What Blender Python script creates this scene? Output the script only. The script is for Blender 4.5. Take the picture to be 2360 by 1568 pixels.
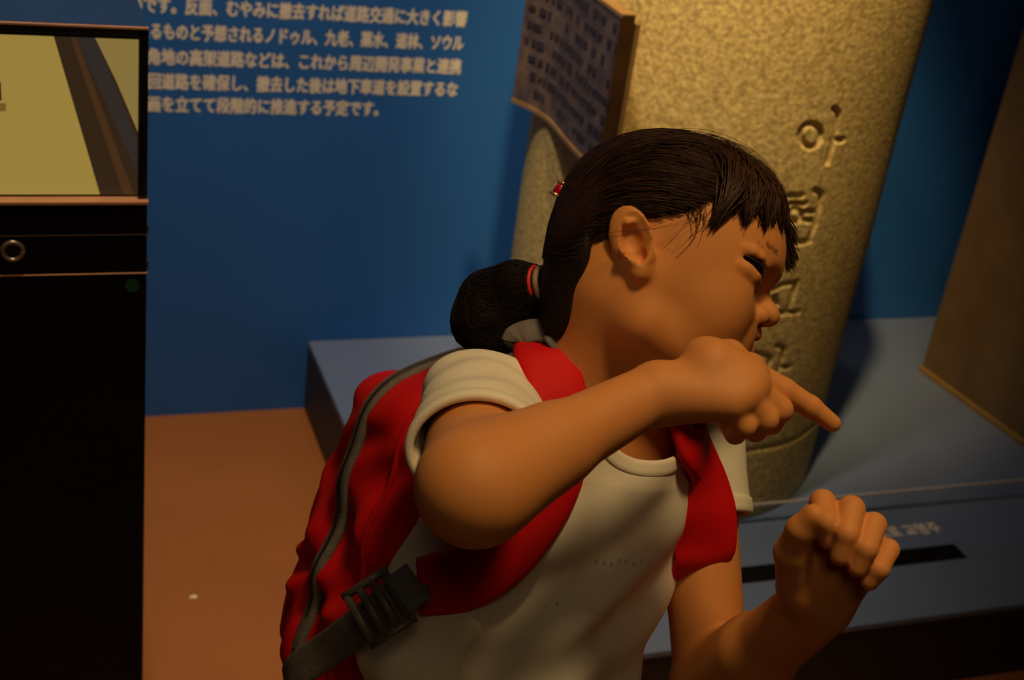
import bpy, bmesh, math, random
import numpy as np
from mathutils import Matrix, Vector
random.seed(7); RNG = np.random.default_rng(7)
for o in list(bpy.data.objects): bpy.data.objects.remove(o)
SC = bpy.context.scene; COL = SC.collection

# ------------------------------------------------------------------ camera
FPX = 3125.0; CX, CY = 1180.0, 784.0           # solved from the vanishing points of the 2360x1568 frame
RC = np.array([[0.937, 0.038, -0.347], [-0.325, 0.462, -0.825], [0.129, 0.886, 0.445]])
def _basis():
    def ry(px, py): return np.array([px-CX, -(py-CY), -FPX])
    dn = ry(275, 7000); dn /= np.linalg.norm(dn)
    x = ry(9610, 440); x -= dn*x.dot(dn); x /= np.linalg.norm(x)
    return np.array([x, np.cross(-dn, x), -dn])
RC = _basis(); CAM = np.array([0, 0, 1.5])
def cray(px, py): return np.array([px-CX, CY-py, -FPX])/FPX
def P(px, py, d): return CAM + RC @ (cray(px, py)*d)            # pixel + distance along the optical axis
def on_z(px, py, z): r = RC @ cray(px, py); return CAM + r*((z-CAM[2])/r[2])
def on_y(px, py, y): r = RC @ cray(px, py); return CAM + r*(y/r[1])
cam = bpy.data.objects.new('camera', bpy.data.cameras.new('camera')); COL.objects.link(cam)
m4 = np.eye(4); m4[:3, :3] = RC; m4[:3, 3] = CAM
cam.matrix_world = Matrix(m4.tolist())
cam.data.sensor_width = 36; cam.data.sensor_fit = 'HORIZONTAL'; cam.data.lens = FPX/2360*36
cam.data.clip_start = 0.05
cam.data.dof.use_dof = True; cam.data.dof.focus_distance = 1.03; cam.data.dof.aperture_fstop = 9.0
SC.camera = cam

# ------------------------------------------------------------------ world, lamps, exposure
w = bpy.data.worlds.new('world'); SC.world = w; w.use_nodes = True
w.node_tree.nodes['Background'].inputs[0].default_value = (1.0, 0.72, 0.45, 1)
w.node_tree.nodes['Background'].inputs[1].default_value = 0.034
def spot(name, loc, target, power, col, size_deg, blend, radius):
    l = bpy.data.lights.new(name, 'SPOT'); l.energy = power; l.color = col
    l.spot_size = math.radians(size_deg); l.spot_blend = blend; l.shadow_soft_size = radius
    o = bpy.data.objects.new(name, l); COL.objects.link(o); o.location = loc
    d = Vector(target)-Vector(loc); o.rotation_euler = d.to_track_quat('-Z', 'Y').to_euler()
    return o
WARM = (1.0, 0.66, 0.28)
spot('spot_pillar', (0.58, 1.02, 3.3), (1.14, 1.93, 1.42), 430, WARM, 27, 1.0, 0.05)
spot('spot_plinth', (0.95, 1.93, 3.35), (1.5, 2.05, 0.16), 13, (1, .82, .62), 62, 0.7, 0.05)
spot('spot_visitor', (0.55, 0.30, 3.2), (0.45, 0.80, 0.95), 108, WARM, 44, 1.0, 0.2)
spot('spot_text', (0.12, 1.25, 3.3), (0.3, 2.5, 0.6), 190, (1, .78, .52), 66, 0.9, 0.08)
room = bpy.data.lights.new('room_fill', 'AREA'); room.energy = 6.5; room.color = (1, .70, .36); room.size = .9  # soft fill added behind the camera to lift the shaded fronts
ro = bpy.data.objects.new('room_fill', room); COL.objects.link(ro); ro.location = (-.35, -1.1, 3.3)
ro.rotation_euler = (Vector((.5, .9, .8))-ro.location).to_track_quat('-Z', 'Y').to_euler()
SC.view_settings.view_transform = 'Standard'; SC.view_settings.look = 'None'
SC.view_settings.gamma = 1; SC.view_settings.use_curve_mapping = False
SC.view_settings.exposure = 0.0

# ------------------------------------------------------------------ helpers
MATS = {}
def srgb(r, g, b):
    f = lambda c: (c/12.92 if c <= .04045 else ((c+.055)/1.055)**2.4)
    return (f(r/255), f(g/255), f(b/255))
def mat(name, col, rough=.6, metal=0., var=.0, vscale=30., bump=0., bscale=200., emit=None, estr=1., spec=.5,
        col2=None, tint=False, sheen=0., sss=0., coat=0.):
    m = bpy.data.materials.new(name); m.use_nodes = True; nt = m.node_tree; b = nt.nodes['Principled BSDF']
    b.inputs['Base Color'].default_value = (*col, 1); b.inputs['Roughness'].default_value = rough
    b.inputs['Metallic'].default_value = metal; b.inputs['Specular IOR Level'].default_value = spec
    b.inputs['Sheen Weight'].default_value = sheen; b.inputs['Coat Weight'].default_value = coat
    if sss:
        b.inputs['Subsurface Weight'].default_value = sss; b.inputs['Subsurface Radius'].default_value = (1, .35, .15)
        b.inputs['Subsurface Scale'].default_value = .006
    tc = nt.nodes.new('ShaderNodeTexCoord')
    src = None
    if var or col2:
        n = nt.nodes.new('ShaderNodeTexNoise'); n.inputs['Scale'].default_value = vscale; n.inputs['Detail'].default_value = 5
        nt.links.new(tc.outputs['Object'], n.inputs['Vector'])
        r = nt.nodes.new('ShaderNodeValToRGB')
        c2 = col2 or tuple(c*(1-var) for c in col); c1 = col if col2 else tuple(min(1, c*(1+var)) for c in col)
        r.color_ramp.elements[0].position = .35; r.color_ramp.elements[1].position = .65
        r.color_ramp.elements[0].color = (*c2, 1); r.color_ramp.elements[1].color = (*c1, 1)
        nt.links.new(n.outputs['Fac'], r.inputs['Fac']); src = r.outputs['Color']
    if tint:
        a = nt.nodes.new('ShaderNodeVertexColor'); a.layer_name = 'tint'
        mx = nt.nodes.new('ShaderNodeMix'); mx.data_type = 'RGBA'; mx.blend_type = 'MULTIPLY'
        mx.inputs['Factor'].default_value = 1
        if src: nt.links.new(src, mx.inputs[6])
        else: mx.inputs[6].default_value = (*col, 1)
        nt.links.new(a.outputs['Color'], mx.inputs[7]); src = mx.outputs[2]
    if src: nt.links.new(src, b.inputs['Base Color'])
    if bump:
        n2 = nt.nodes.new('ShaderNodeTexNoise'); n2.inputs['Scale'].default_value = bscale; n2.inputs['Detail'].default_value = 4
        nt.links.new(tc.outputs['Object'], n2.inputs['Vector'])
        bp = nt.nodes.new('ShaderNodeBump'); bp.inputs['Strength'].default_value = bump; bp.inputs['Distance'].default_value = .002
        nt.links.new(n2.outputs['Fac'], bp.inputs['Height']); nt.links.new(bp.outputs['Normal'], b.inputs['Normal'])
    if emit:
        b.inputs['Emission Color'].default_value = (*emit, 1); b.inputs['Emission Strength'].default_value = estr
    MATS[name] = m; return m
def link(name, me, m, parent=None, smooth=False):
    o = bpy.data.objects.new(name, me); COL.objects.link(o)
    if m is not None: me.materials.append(m)
    if smooth: me.polygons.foreach_set('use_smooth', [True]*len(me.polygons))
    if parent is not None:
        o.parent = parent
        if parent.type == 'EMPTY' or parent.location.length > 0: o.matrix_parent_inverse = parent.matrix_basis.inverted()
    return o
def raw(name, verts, faces, m, parent=None, smooth=False):
    me = bpy.data.meshes.new(name); me.from_pydata([tuple(map(float, v)) for v in verts], [], [tuple(map(int, f)) for f in faces]); me.update()
    return link(name, me, m, parent, smooth)
def bmobj(name, bm, m, parent=None, smooth=False, bevel=0., seg=2):
    if bevel: bmesh.ops.bevel(bm, geom=list(bm.edges), offset=bevel, segments=seg, affect='EDGES', profile=.5)
    bmesh.ops.recalc_face_normals(bm, faces=bm.faces)
    me = bpy.data.meshes.new(name); bm.to_mesh(me); bm.free()
    return link(name, me, m, parent, smooth)
def bm_box(lo, hi, bm=None):
    bm = bm or bmesh.new(); vs = [bm.verts.new((x, y, z)) for x in (lo[0], hi[0]) for y in (lo[1], hi[1]) for z in (lo[2], hi[2])]
    for f in ((0,1,3,2), (4,6,7,5), (0,4,5,1), (2,3,7,6), (0,2,6,4), (1,5,7,3)): bm.faces.new([vs[i] for i in f])
    return bm
def box(name, lo, hi, m, parent=None, bevel=0.): return bmobj(name, bm_box(lo, hi), m, parent, bevel=bevel)
def tag(o, label=None, cat=None, group=None, kind=None):
    if label: o['label'] = label
    if cat: o['category'] = cat
    if group: o['group'] = group
    if kind: o['kind'] = kind
    return o
def empty(name, loc): 
    o = bpy.data.objects.new(name, None); COL.objects.link(o); o.location = tuple(map(float, loc)); o.empty_display_size = .05; return o
def tube_mesh(paths, radii, sides=5, caps=True):
    """paths: list of (n,3) arrays; radii: matching list of (n,) arrays -> verts, faces"""
    V = []; F = []; base = 0
    for p, r in zip(paths, radii):
        p = np.asarray(p, float); n = len(p); r = np.broadcast_to(np.asarray(r, float), (n,))
        t = np.gradient(p, axis=0); t /= np.linalg.norm(t, axis=1)[:, None]+1e-12
        a = np.array([.31, .52, .79]); 
        if abs(t[0] @ a) > .9: a = np.array([.9, -.3, .2])
        nrm = np.empty_like(p); v = a - t[0]*(a @ t[0]); v /= np.linalg.norm(v); nrm[0] = v
        for i in range(1, n):
            v = v - t[i]*(v @ t[i]); v /= np.linalg.norm(v); nrm[i] = v
        bn = np.cross(t, nrm); ang = np.arange(sides)*2*math.pi/sides
        ring = p[:, None, :] + r[:, None, None]*(np.cos(ang)[None, :, None]*nrm[:, None, :] + np.sin(ang)[None, :, None]*bn[:, None, :])
        V.append(ring.reshape(-1, 3))
        for i in range(n-1):
            for j in range(sides):
                k = (j+1) % sides
                F.append((base+i*sides+j, base+i*sides+k, base+(i+1)*sides+k, base+(i+1)*sides+j))
        if caps:
            F.append(tuple(base+j for j in range(sides))[::-1]); F.append(tuple(base+(n-1)*sides+j for j in range(sides)))
        base += n*sides
    return np.concatenate(V), F
def catmull(pts, n):
    p = np.asarray(pts, float); q = np.vstack([2*p[0]-p[1], p, 2*p[-1]-p[-2]]); out = []
    m = len(p)-1
    for s in np.linspace(0, m, n):
        i = min(int(s), m-1); t = s-i; a, b, c, d = q[i], q[i+1], q[i+2], q[i+3]
        out.append(.5*((2*b)+(-a+c)*t+(2*a-5*b+4*c-d)*t*t+(-a+3*b-3*c+d)*t**3))
    return np.array(out)
def unit(v): v = np.asarray(v, float); return v/np.linalg.norm(v)

# ------------------------------------------------------------------ materials
M_WALL = mat('blue_painted_wall', srgb(38, 101, 184), .55, var=.05, vscale=3, bump=.05, bscale=120)
M_FLOOR = mat('brown_vinyl_floor', srgb(158, 95, 42), .5, var=.08, vscale=2.5, bump=.05, bscale=300)
M_DARKWALL = mat('dark_room_paint', srgb(60, 52, 48), .8, var=.05, vscale=4)
M_TEXT = mat('white_vinyl_lettering', srgb(240, 228, 210), .6, var=.03, vscale=20)
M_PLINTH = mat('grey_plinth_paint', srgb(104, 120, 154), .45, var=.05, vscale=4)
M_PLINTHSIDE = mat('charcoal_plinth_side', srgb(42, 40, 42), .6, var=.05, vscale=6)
M_BLACK = mat('black_lacquer', srgb(8, 7, 7), .5, var=.2, vscale=12, spec=.2)
M_GRANITE = mat('speckled_granite', srgb(230, 208, 138), .75, col2=srgb(172, 150, 94), vscale=125, bump=.5, bscale=140)
M_BRONZE = mat('aged_bronze', srgb(128, 108, 100), .5, metal=.25, col2=srgb(88, 78, 84), vscale=30, bump=.4, bscale=60)
M_BRONZE2 = mat('brown_bronze_margin', srgb(104, 72, 42), .45, metal=.5, var=.15, vscale=20)
M_BRONZE_EDGE = mat('pale_bronze_edge', srgb(190, 150, 96), .4, metal=.5, var=.12, vscale=30)  # paler bronze for the backing plate and the rims
M_SLAB = mat('tan_exhibit_slab', srgb(112, 88, 58), .7, var=.1, vscale=14, bump=.2, bscale=120)
M_SKIN = mat('skin', srgb(210, 140, 80), .58, var=.04, vscale=14, bump=.04, bscale=500, tint=True, sss=.12, spec=.35)
M_SHIRT = mat('white_cotton_jersey', srgb(232, 226, 212), .85, var=.03, vscale=40, bump=.12, bscale=600, sheen=.1)
M_RED = mat('red_nylon_fabric', srgb(204, 8, 14), .65, var=.08, vscale=30, bump=.15, bscale=420, spec=.3)
M_RED2 = mat('red_foam_strap', srgb(204, 6, 12), .7, spec=.3, var=.05, vscale=30, bump=.1, bscale=500)
M_WEB = mat('grey_webbing', srgb(104, 98, 98), .75, var=.12, vscale=120, bump=.4, bscale=700)
M_HAIR = mat('dark_brown_hair', srgb(56, 34, 23), .47, var=.25, vscale=60, spec=.22)
M_HAIRCAP = mat('dark_hair_mass', srgb(28, 18, 14), .65, var=.2, spec=.2, vscale=80, bump=.5, bscale=240)
M_EYE = mat('dark_brown_eye', srgb(20, 12, 9), .15)
M_JEANS = mat('dark_navy_cotton', srgb(24, 24, 32), .85, var=.1, vscale=60, bump=.2, bscale=500)
M_SHOE = mat('dark_canvas_shoe', srgb(40, 36, 40), .7, var=.1, vscale=50)
M_SOLE = mat('white_rubber_sole', srgb(200, 196, 188), .6, var=.03, vscale=30)

# ------------------------------------------------------------------ setting
YW = 2.508; ZP = .165
wall = box('wall_back', (-2.6, YW, 0), (4.2, YW+.1, 3.5), M_WALL); tag(wall, 'blue painted museum wall printed with white Japanese text', kind='structure')
for nm, lo, hi, mm in (('floor', (-2.7, -2.2, -.1), (4.3, YW+.1, 0), M_FLOOR), ('ceiling', (-2.7, -2.2, 3.5), (4.3, YW+.1, 3.6), M_DARKWALL),
                       ('wall_left', (-2.7, -2.1, 0), (-2.6, YW, 3.5), M_DARKWALL), ('wall_right', (4.2, -2.1, 0), (4.3, YW, 3.5), M_DARKWALL),
                       ('wall_front', (-2.6, -2.2, 0), (4.2, -2.1, 3.5), M_DARKWALL)):
    tag(box(nm, lo, hi, mm), kind='structure')

def text_mesh(name, s, m, parent, x0, x1, zc, hgt, fn, bold=0.0, fat=0.):
    """flat lettering, stretched to x0..x1, mapped to the world with fn(u, v, w)"""
    cu = bpy.data.curves.new(name, 'FONT'); cu.body = s; cu.size = 1; cu.resolution_u = 2; cu.extrude = 0; cu.offset = bold
    o = bpy.data.objects.new(name, cu); COL.objects.link(o)
    dg = bpy.context.evaluated_depsgraph_get(); me = bpy.data.meshes.new_from_object(o.evaluated_get(dg))
    bpy.data.objects.remove(o); bpy.data.curves.remove(cu)
    co = np.empty(len(me.vertices)*3); me.vertices.foreach_get('co', co); co = co.reshape(-1, 3)
    mn, mx = co.min(0), co.max(0)
    u = x0+(co[:, 0]-mn[0])/(mx[0]-mn[0])*(x1-x0); v = zc+(co[:, 1]-.36)*hgt
    if fat:                                   # heavier strokes: the same flat letter outline repeated a hair's breadth around itself
        fs = [tuple(p.vertices) for p in me.polygons]; n = len(u); off = [(fat*math.cos(a), fat*math.sin(a)) for a in np.arange(6)*math.pi/3]
        bpy.data.meshes.remove(me); me = bpy.data.meshes.new(name)
        u = np.concatenate([u+o[0] for o in off]); v = np.concatenate([v+o[1] for o in off])
        me.from_pydata([(q[0], q[1]-.00004*(i//n), q[2]) for i, q in enumerate(fn(a, b) for a, b in zip(u, v))], [], [tuple(i+n*k for i in f) for k in range(6) for f in fs])
    else: me.vertices.foreach_set('co', np.array([fn(a, b) for a, b in zip(u, v)]).ravel())
    me.update()
    return link(name, me, m, parent)
# five printed lines on the wall; extents taken from the pixels where each line starts and stops
LINES = [('のです。反面、むやみに撤去すれば道路交通に大きく影響', (300, 10), (1075, 44)),
         ('えるものと予想されるノドゥル、九老、薬水、道林、ソウル', (318, 74), (1068, 97)),
         ('三角地の高架道路などは、これから周辺開発事業と連携', (308, 132), (1062, 152)),
         ('迂回道路を確保し、撤去した後は地下車道を設置するな', (308, 188), (1054, 205)),
         ('計画を立てて段階的に推進する予定です。', (308, 241), (872, 250))]
for s, a, b in LINES:
    A = on_y(*a, YW); B = on_y(*b, YW)
    text_mesh('wall_lettering', s, M_TEXT, wall, A[0], B[0], (A[2]+B[2])/2, .0325, lambda u, v: (u, YW-.0003, v), fat=.0011)

# plinth -------------------------------------------------------------
pl = empty('plinth', (1.8, 1.97, 0)); tag(pl, 'low grey exhibit plinth carrying the granite pillar', 'plinth')
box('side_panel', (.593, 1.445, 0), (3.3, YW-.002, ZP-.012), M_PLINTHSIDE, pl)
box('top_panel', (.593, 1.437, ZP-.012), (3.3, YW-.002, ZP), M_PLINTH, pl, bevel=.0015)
a = on_z(1680, 1310, ZP); b = on_z(2215, 1290, ZP)
box('slot_strip', (1.02, 1.573, ZP-.002), (b[0]+.015, 1.615, ZP+.0015), M_BLACK, pl)
A = on_z(1905, 1244, ZP); B = on_z(2163, 1215, ZP)
text_mesh('title_lettering', '아현고가도로 교명주', M_TEXT, pl, A[0], B[0], B[1]-.002, .036, lambda u, v: (u, v, ZP+.001), bold=.02)

# granite pillar with carved letters ---------------------------------------------
PC = np.array([1.19, 2.066]); PR = .32; PH = 1.13
def on_cyl(px, py, R):
    r = RC @ cray(px, py); a = r[0]**2+r[1]**2; o = CAM[:2]-PC; b = 2*(o @ r[:2]); c = o @ o - R*R
    t = (-b-math.sqrt(max(b*b-4*a*c, 0)))/(2*a); q = CAM+r*t
    return math.atan2(q[0]-PC[0], -(q[1]-PC[1])), q[2]        # angle from -Y towards +X, height
def arc_px(cx, cy, rx, ry, n=14): return [(cx+rx*math.cos(k*2*math.pi/n), cy+ry*math.sin(k*2*math.pi/n)) for k in range(n+1)]
STROKES = [arc_px(1868.7, 312.5, 24, 27), [(1923,251), (1933,262), (1928,307), (1919,338), (1908,376)], [(1921,323), (1943,323)],
           [(1818,452), (1847,452)], [(1822,470), (1856,470)], arc_px(1834, 497, 15, 14), [(1857,488), (1879,488)], [(1855,508), (1878,508)],
           [(1879,439), (1893,448), (1887,486), (1879,517), (1867,548)], [(1826,535), (1834,560), (1866,557)],
           [(1785,668), (1803,657), (1836,651), (1829,678), (1818,711)], [(1787,684), (1791,706)], [(1781,721), (1839,720)],
           [(1735,815), (1758,818), (1776,826)], [(1776,826), (1765,856)], [(1791,798), (1807,803), (1803,830), (1791,860)], [(1796,847), (1818,847)]]
SEG = []
for st in STROKES:
    q = [on_cyl(*p, PR) for p in st]; q = [(a*PR, z) for a, z in q]
    SEG += list(zip(q[:-1], q[1:]))
SEG = np.array(SEG)
def carve(s, z):
    d = np.full(s.shape, 9.)
    for (a, b) in SEG:
        ab = b-a; L = ab @ ab
        t = np.clip(((s-a[0])*ab[0]+(z-a[1])*ab[1])/L, 0, 1)
        d = np.minimum(d, np.hypot(s-a[0]-t*ab[0], z-a[1]-t*ab[1]))
    return -.006*np.clip(1-(d/.0062)**2, 0, 1)**.6
pil = empty('granite_pillar', (PC[0], PC[1], ZP)); tag(pil, 'round speckled granite pillar carved with Korean letters standing on the plinth', 'pillar')
s_lo = SEG[:, :, 0].min()-.012; s_hi = SEG[:, :, 0].max()+.012; z_lo = SEG[:, :, 1].min()-.012; z_hi = SEG[:, :, 1].max()+.012
ss = np.unique(np.concatenate([np.linspace(-math.pi*PR, s_lo, 70), np.arange(s_lo, s_hi, .0017), np.linspace(s_hi, math.pi*PR, 70)[:-1]]))
zb = on_cyl(1700, 1045, PR)[1]-ZP
zs = np.unique(np.concatenate([[0, .004], np.linspace(.02, zb-.02, 6), np.linspace(zb-.015, zb+.015, 14), np.linspace(zb+.02, z_lo-ZP, 14),
                               np.arange(z_lo-ZP, z_hi-ZP, .0017), np.linspace(z_hi-ZP, PH-.02, 24), [PH-.008, PH-.002, PH]]))
S, Z = np.meshgrid(ss, zs); n_s, n_z = len(ss), len(zs)
rad = np.full(S.shape, PR)
win = (S > s_lo) & (S < s_hi) & (Z+ZP > z_lo) & (Z+ZP < z_hi); rad[win] += carve(S[win], Z[win]+ZP)
rad += -.006*np.exp(-((Z-zb-.003*np.sin(S*14)-.002*np.sin(S*37))/.0045)**2)         # worn joint near the foot
rad += .0012*np.sin(S*9+Z*5)*np.sin(Z*11-S*3)
rad[-1] -= .012; rad[-2] -= .006; rad[-3] -= .002; rad[0] -= .004
V = np.stack([PC[0]+rad*np.sin(S/PR), PC[1]-rad*np.cos(S/PR), ZP+Z], -1).reshape(-1, 3)
F = [(j*n_s+i, j*n_s+(i+1) % n_s, (j+1)*n_s+(i+1) % n_s, (j+1)*n_s+i) for j in range(n_z-1) for i in range(n_s)]
F.append(tuple(range((n_z-1)*n_s, n_z*n_s))); F.append(tuple(range(n_s))[::-1])
raw('shaft', V, F, M_GRANITE, pil, smooth=True)

# bronze plaque: a slightly bowed upright plate fixed to the left flank of the pillar, its face turned along the wall
pq = empty('bronze_plaque', (.87, 1.97, .816)); tag(pq, 'dark bronze inscription plaque fixed to the side of the granite pillar', 'plaque')
PLAN = catmull([(.840, 2.150), (.858, 2.105), (.868, 2.055), (.867, 2.010), (.861, 1.940), (.857, 1.865), (.855, 1.795)], 49)    # outer face, seen from above
PZ0, PZ1 = .816, 1.060
def bowed(name, i0, i1, d0, d1, z0, z1, m, parent):
    V = []; F = []; p = PLAN[i0:i1]; n = len(p)
    for q in p:
        for d, z in ((d0, z0), (d1, z0), (d1, z1), (d0, z1)): V.append((q[0]+d, q[1], z))
    for i in range(n-1):
        for k in range(4): l = (k+1) % 4; F.append((4*i+k, 4*i+4+k, 4*i+4+l, 4*i+l))
    F += [(0, 1, 2, 3), tuple(4*(n-1)+k for k in (3, 2, 1, 0))]
    return raw(name, V, F, m, parent)
bowed('face_plate', 0, 49, 0, .0205, PZ0, PZ1, M_BRONZE, pq)
bowed('plain_end', 47, 49, -.0005, .0200, PZ0+.001, PZ1-.001, M_BRONZE2, pq).location = (0, -.0012, 0)
bowed('backing_plate', 4, 49, .0245, .0315, PZ0-.006, PZ1-.012, M_BRONZE_EDGE, pq)
bowed('spacer', 8, 48, .0195, .0255, PZ0+.004, PZ1-.016, M_BLACK, pq)
bowed('bottom_rim', 0, 49, -.0025, .010, PZ0-.003, PZ0+.004, M_BRONZE_EDGE, pq)
bowed('top_rim', 0, 49, -.0015, .021, PZ1-.004, PZ1+.002, M_BRONZE_EDGE, pq)
box('mounting_bracket', (.880, 1.985, .86), (.905, 2.075, 1.0), M_BRONZE2, pq)
V = []; F = []
for k in range(8):                                     # worn, unreadable raised lettering: rows of small bronze strokes
    z = PZ1-.022-.0275*k; y = 2.138
    while y > 1.80:
        wd = random.uniform(.006, .020); hh = random.uniform(.005, .0085)
        if random.random() < .80:
            b0 = len(V)
            for t in (y, y-wd):
                x = np.interp(t, PLAN[::-1, 1], PLAN[::-1, 0])
                for d, zz in ((.001, z-hh), (-.0016, z-hh*.8), (-.0016, z+hh*.8), (.001, z+hh)): V.append((x+d, t, zz))
            F += [(b0+0, b0+1, b0+5, b0+4), (b0+1, b0+2, b0+6, b0+5), (b0+2, b0+3, b0+7, b0+6), (b0+3, b0+2, b0+1, b0+0), (b0+4, b0+5, b0+6, b0+7)]
        y -= wd+random.uniform(.003, .010)
raw('inscription', V, F, mat('dark_bronze_letters', srgb(58, 52, 66), .55, metal=.3, var=.2, vscale=40), pq)

# low acrylic guard in front of the pillar
yg = 1.738; zg = 1.5-(1.5-ZP)*yg/1.792
M_ACR = mat('clear_acrylic', (.9, .93, .95), .05, spec=.4); M_ACR.node_tree.nodes['Principled BSDF'].inputs['Transmission Weight'].default_value = 1.0
M_ACR.node_tree.nodes['Principled BSDF'].inputs['IOR'].default_value = 1.1
ag = empty('acrylic_guard', (1.8, yg, ZP)); tag(ag, 'low clear acrylic guard strip with frosted top edge before the pillar', 'barrier')
box('pane', (.75, yg-.0015, ZP-.001), (3.2, yg+.0015, zg-.002), M_ACR, ag)
box('frosted_edge', (.75, yg-.0022, zg-.003), (3.2, yg+.0022, zg+.0006), mat('frosted_acrylic', srgb(196, 186, 186), .5, var=.03), ag)

# tan slab exhibit at the right of the plinth
q0 = on_z(2120, 855, ZP); q1 = on_z(2360, 1030, ZP)
dv = unit((q1-q0)[:2]); nv = np.array([-dv[1], dv[0]])
if nv[0] < 0: nv = -nv
sl = empty('exhibit_slab', (q0[0]+.3, q0[1]-.4, ZP)); tag(sl, 'tall tan brown exhibit block with pale bottom edge on the plinth', 'exhibit block')
def prism(name, base, z0, z1, m, parent, bevel=.004):
    bm = bmesh.new(); lo = [bm.verts.new((p[0], p[1], z0)) for p in base]; hi = [bm.verts.new((p[0], p[1], z1)) for p in base]; n = len(base)
    bm.faces.new(lo[::-1]); bm.faces.new(hi)
    for i in range(n): bm.faces.new((lo[i], lo[(i+1) % n], hi[(i+1) % n], hi[i]))
    return bmobj(name, bm, m, parent, bevel=bevel)
bs = [q0[:2], q0[:2]+dv*.74, q0[:2]+dv*.74+nv*.5, q0[:2]+nv*.5]
prism('block', bs, ZP+.008, 1.45, M_SLAB, sl)
bs2 = [q0[:2]-dv*.003-nv*.004, q0[:2]+dv*.743-nv*.004, q0[:2]+dv*.743+nv*.504, q0[:2]-dv*.003+nv*.504]
prism('base_edge', bs2, ZP, ZP+.014, mat('ochre_edge', srgb(150, 118, 58), .6, var=.1), sl, .002)

# kiosk ---------------------------------------------------------------------------
YK = 1.45
K = lambda px, py: on_y(px, py, YK)
xr = K(341, 300)[0]; zt = K(340, 66)[2]; xl = -.34
kio = empty('exhibit_kiosk', ((xl+xr)/2, YK+.25, 0)); tag(kio, 'black exhibit kiosk with a lit yellow screen beside the blue wall', 'kiosk')
zs0, zs1 = K(330, 456)[2], K(320, 72)[2]                      # screen opening
box('cabinet', (xl, YK+.004, 0), (xr, YK+.46, zs0-.02), M_BLACK, kio, bevel=.002)
box('screen_housing', (xl, YK+.012, zs0-.02), (xr, YK+.30, zt-.004), M_BLACK, kio, bevel=.002)
gl = box('glossy_top', (xl, YK+.008, zt-.004), (xr, YK+.30, zt), mat('dark_glossy_top', srgb(40, 44, 50), .07, spec=1.0, coat=1.0, metal=.6), kio, bevel=.001)
box('top_edge', (xl, YK, zt-.012), (xr, YK+.012, zt-.009), mat('black_edge', srgb(14, 12, 10), .3), kio)
M_LIP = mat('lit_brown_lip', srgb(176, 126, 92), .35, var=.08, vscale=30)  # brown puts the light caught along the ledge edges into the colour
box('top_lip', (xl, YK+.002, zt-.0022), (xr, YK+.012, zt-.0003), M_LIP, kio)
xs1 = K(320, 260)[0]
scr = box('screen', (xl+.02, YK+.010, zs0), (xs1, YK+.0135, zs1), mat('lit_yellow_screen', (.02, .02, .01), .4, emit=srgb(158, 132, 62), estr=.9), kio)
def on_screen(name, pts, col, e=1., y=.0096):
    q = [K(*p) for p in pts]; V = [(p[0], YK+y, p[2]) for p in q]+[(p[0], YK+y+.002, p[2]) for p in q]; n = len(q)
    F = [tuple(range(n)), tuple(range(n, 2*n))[::-1]]+[(i, (i+1) % n, n+(i+1) % n, n+i) for i in range(n)]
    return raw(name, V, F, mat(name+'_picture', tuple(c*.15 for c in col), .4, emit=col, estr=e), scr)
on_screen('dark_band', [(122, 80), (214, 80), (268, 190), (320, 312), (320, 456), (232, 456)], srgb(48, 34, 20), 1.)
on_screen('pale_corner', [(214, 80), (320, 80), (320, 312), (268, 190)], srgb(138, 116, 62), .9)
on_screen('inner_stripe', [(172, 80), (214, 80), (320, 330), (320, 412)], srgb(46, 40, 36), 1., .0093)
on_screen('brown_stripe', [(160, 80), (172, 80), (310, 456), (286, 456)], srgb(66, 44, 24), 1., .0091)
on_screen('dark_figure', [(-60, 190), (2, 195), (4, 238), (-60, 240)], srgb(48, 34, 30), 1., .0093)
on_screen('grey_caption', [(-60, 244), (14, 245), (14, 263), (-60, 264)], srgb(106, 84, 34), 1., .0093)
for (x0, x1, z0, z1) in ((xl, xr, zs1, zt-.012), (xs1, xr, zs0-.004, zs1), (xl, xl+.02, zs0, zs1)):
    box('bezel', (x0, YK+.002, z0), (x1, YK+.012, z1), mat('black_bezel', srgb(10, 8, 7), .4), kio)
def ledge(py, h, m, dpt=.010, nm='ledge'): 
    z = K(340, py)[2]; return box(nm, (xl, YK-dpt, z-h), (xr+.001, YK+.02, z), m, kio, bevel=.0006)
ledge(461, .0038, M_LIP, .006, 'lower_lip')
M_SEAM = mat('panel_edge', srgb(96, 76, 66), .4, var=.1)
ledge(540, .0012, M_SEAM, .0005, 'panel_edge'); ledge(628, .0014, M_LIP, .0012, 'panel_edge')
z1 = K(340, 466)[2]; z2 = K(340, 538)[2]; z3 = K(340, 545)[2]; z4 = K(340, 626)[2]
box('front_panel', (xl, YK, z2), (xr, YK+.006, z1), M_BLACK, kio); box('front_panel', (xl, YK, z4), (xr, YK+.006, z3), M_BLACK, kio)
box('front_panel', (xl, YK, .05), (xr, YK+.006, K(340, 634)[2]), M_BLACK, kio)
c = K(29, 578); th = np.linspace(0, 2*math.pi, 41)
V, F = tube_mesh([np.stack([c[0]+.0105*np.cos(th), np.full(41, YK-.001), c[2]+.0105*np.sin(th)], -1)], [np.full(41, .0028)], 8)
ring = raw('lock_ring', V, F, mat('brushed_steel', srgb(150, 132, 116), .3, metal=.7, var=.05), kio, True)
V = [(c[0]+.0085*math.cos(t), YK-.001, c[2]+.0085*math.sin(t)) for t in th[:-1]]
raw('keyhole', V+[(v[0], YK+.003, v[2]) for v in V], [tuple(range(40))]+[(i, (i+1) % 40, 40+(i+1) % 40, 40+i) for i in range(40)], mat('dark_lock_core', srgb(22, 18, 16), .4), ring)
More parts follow.
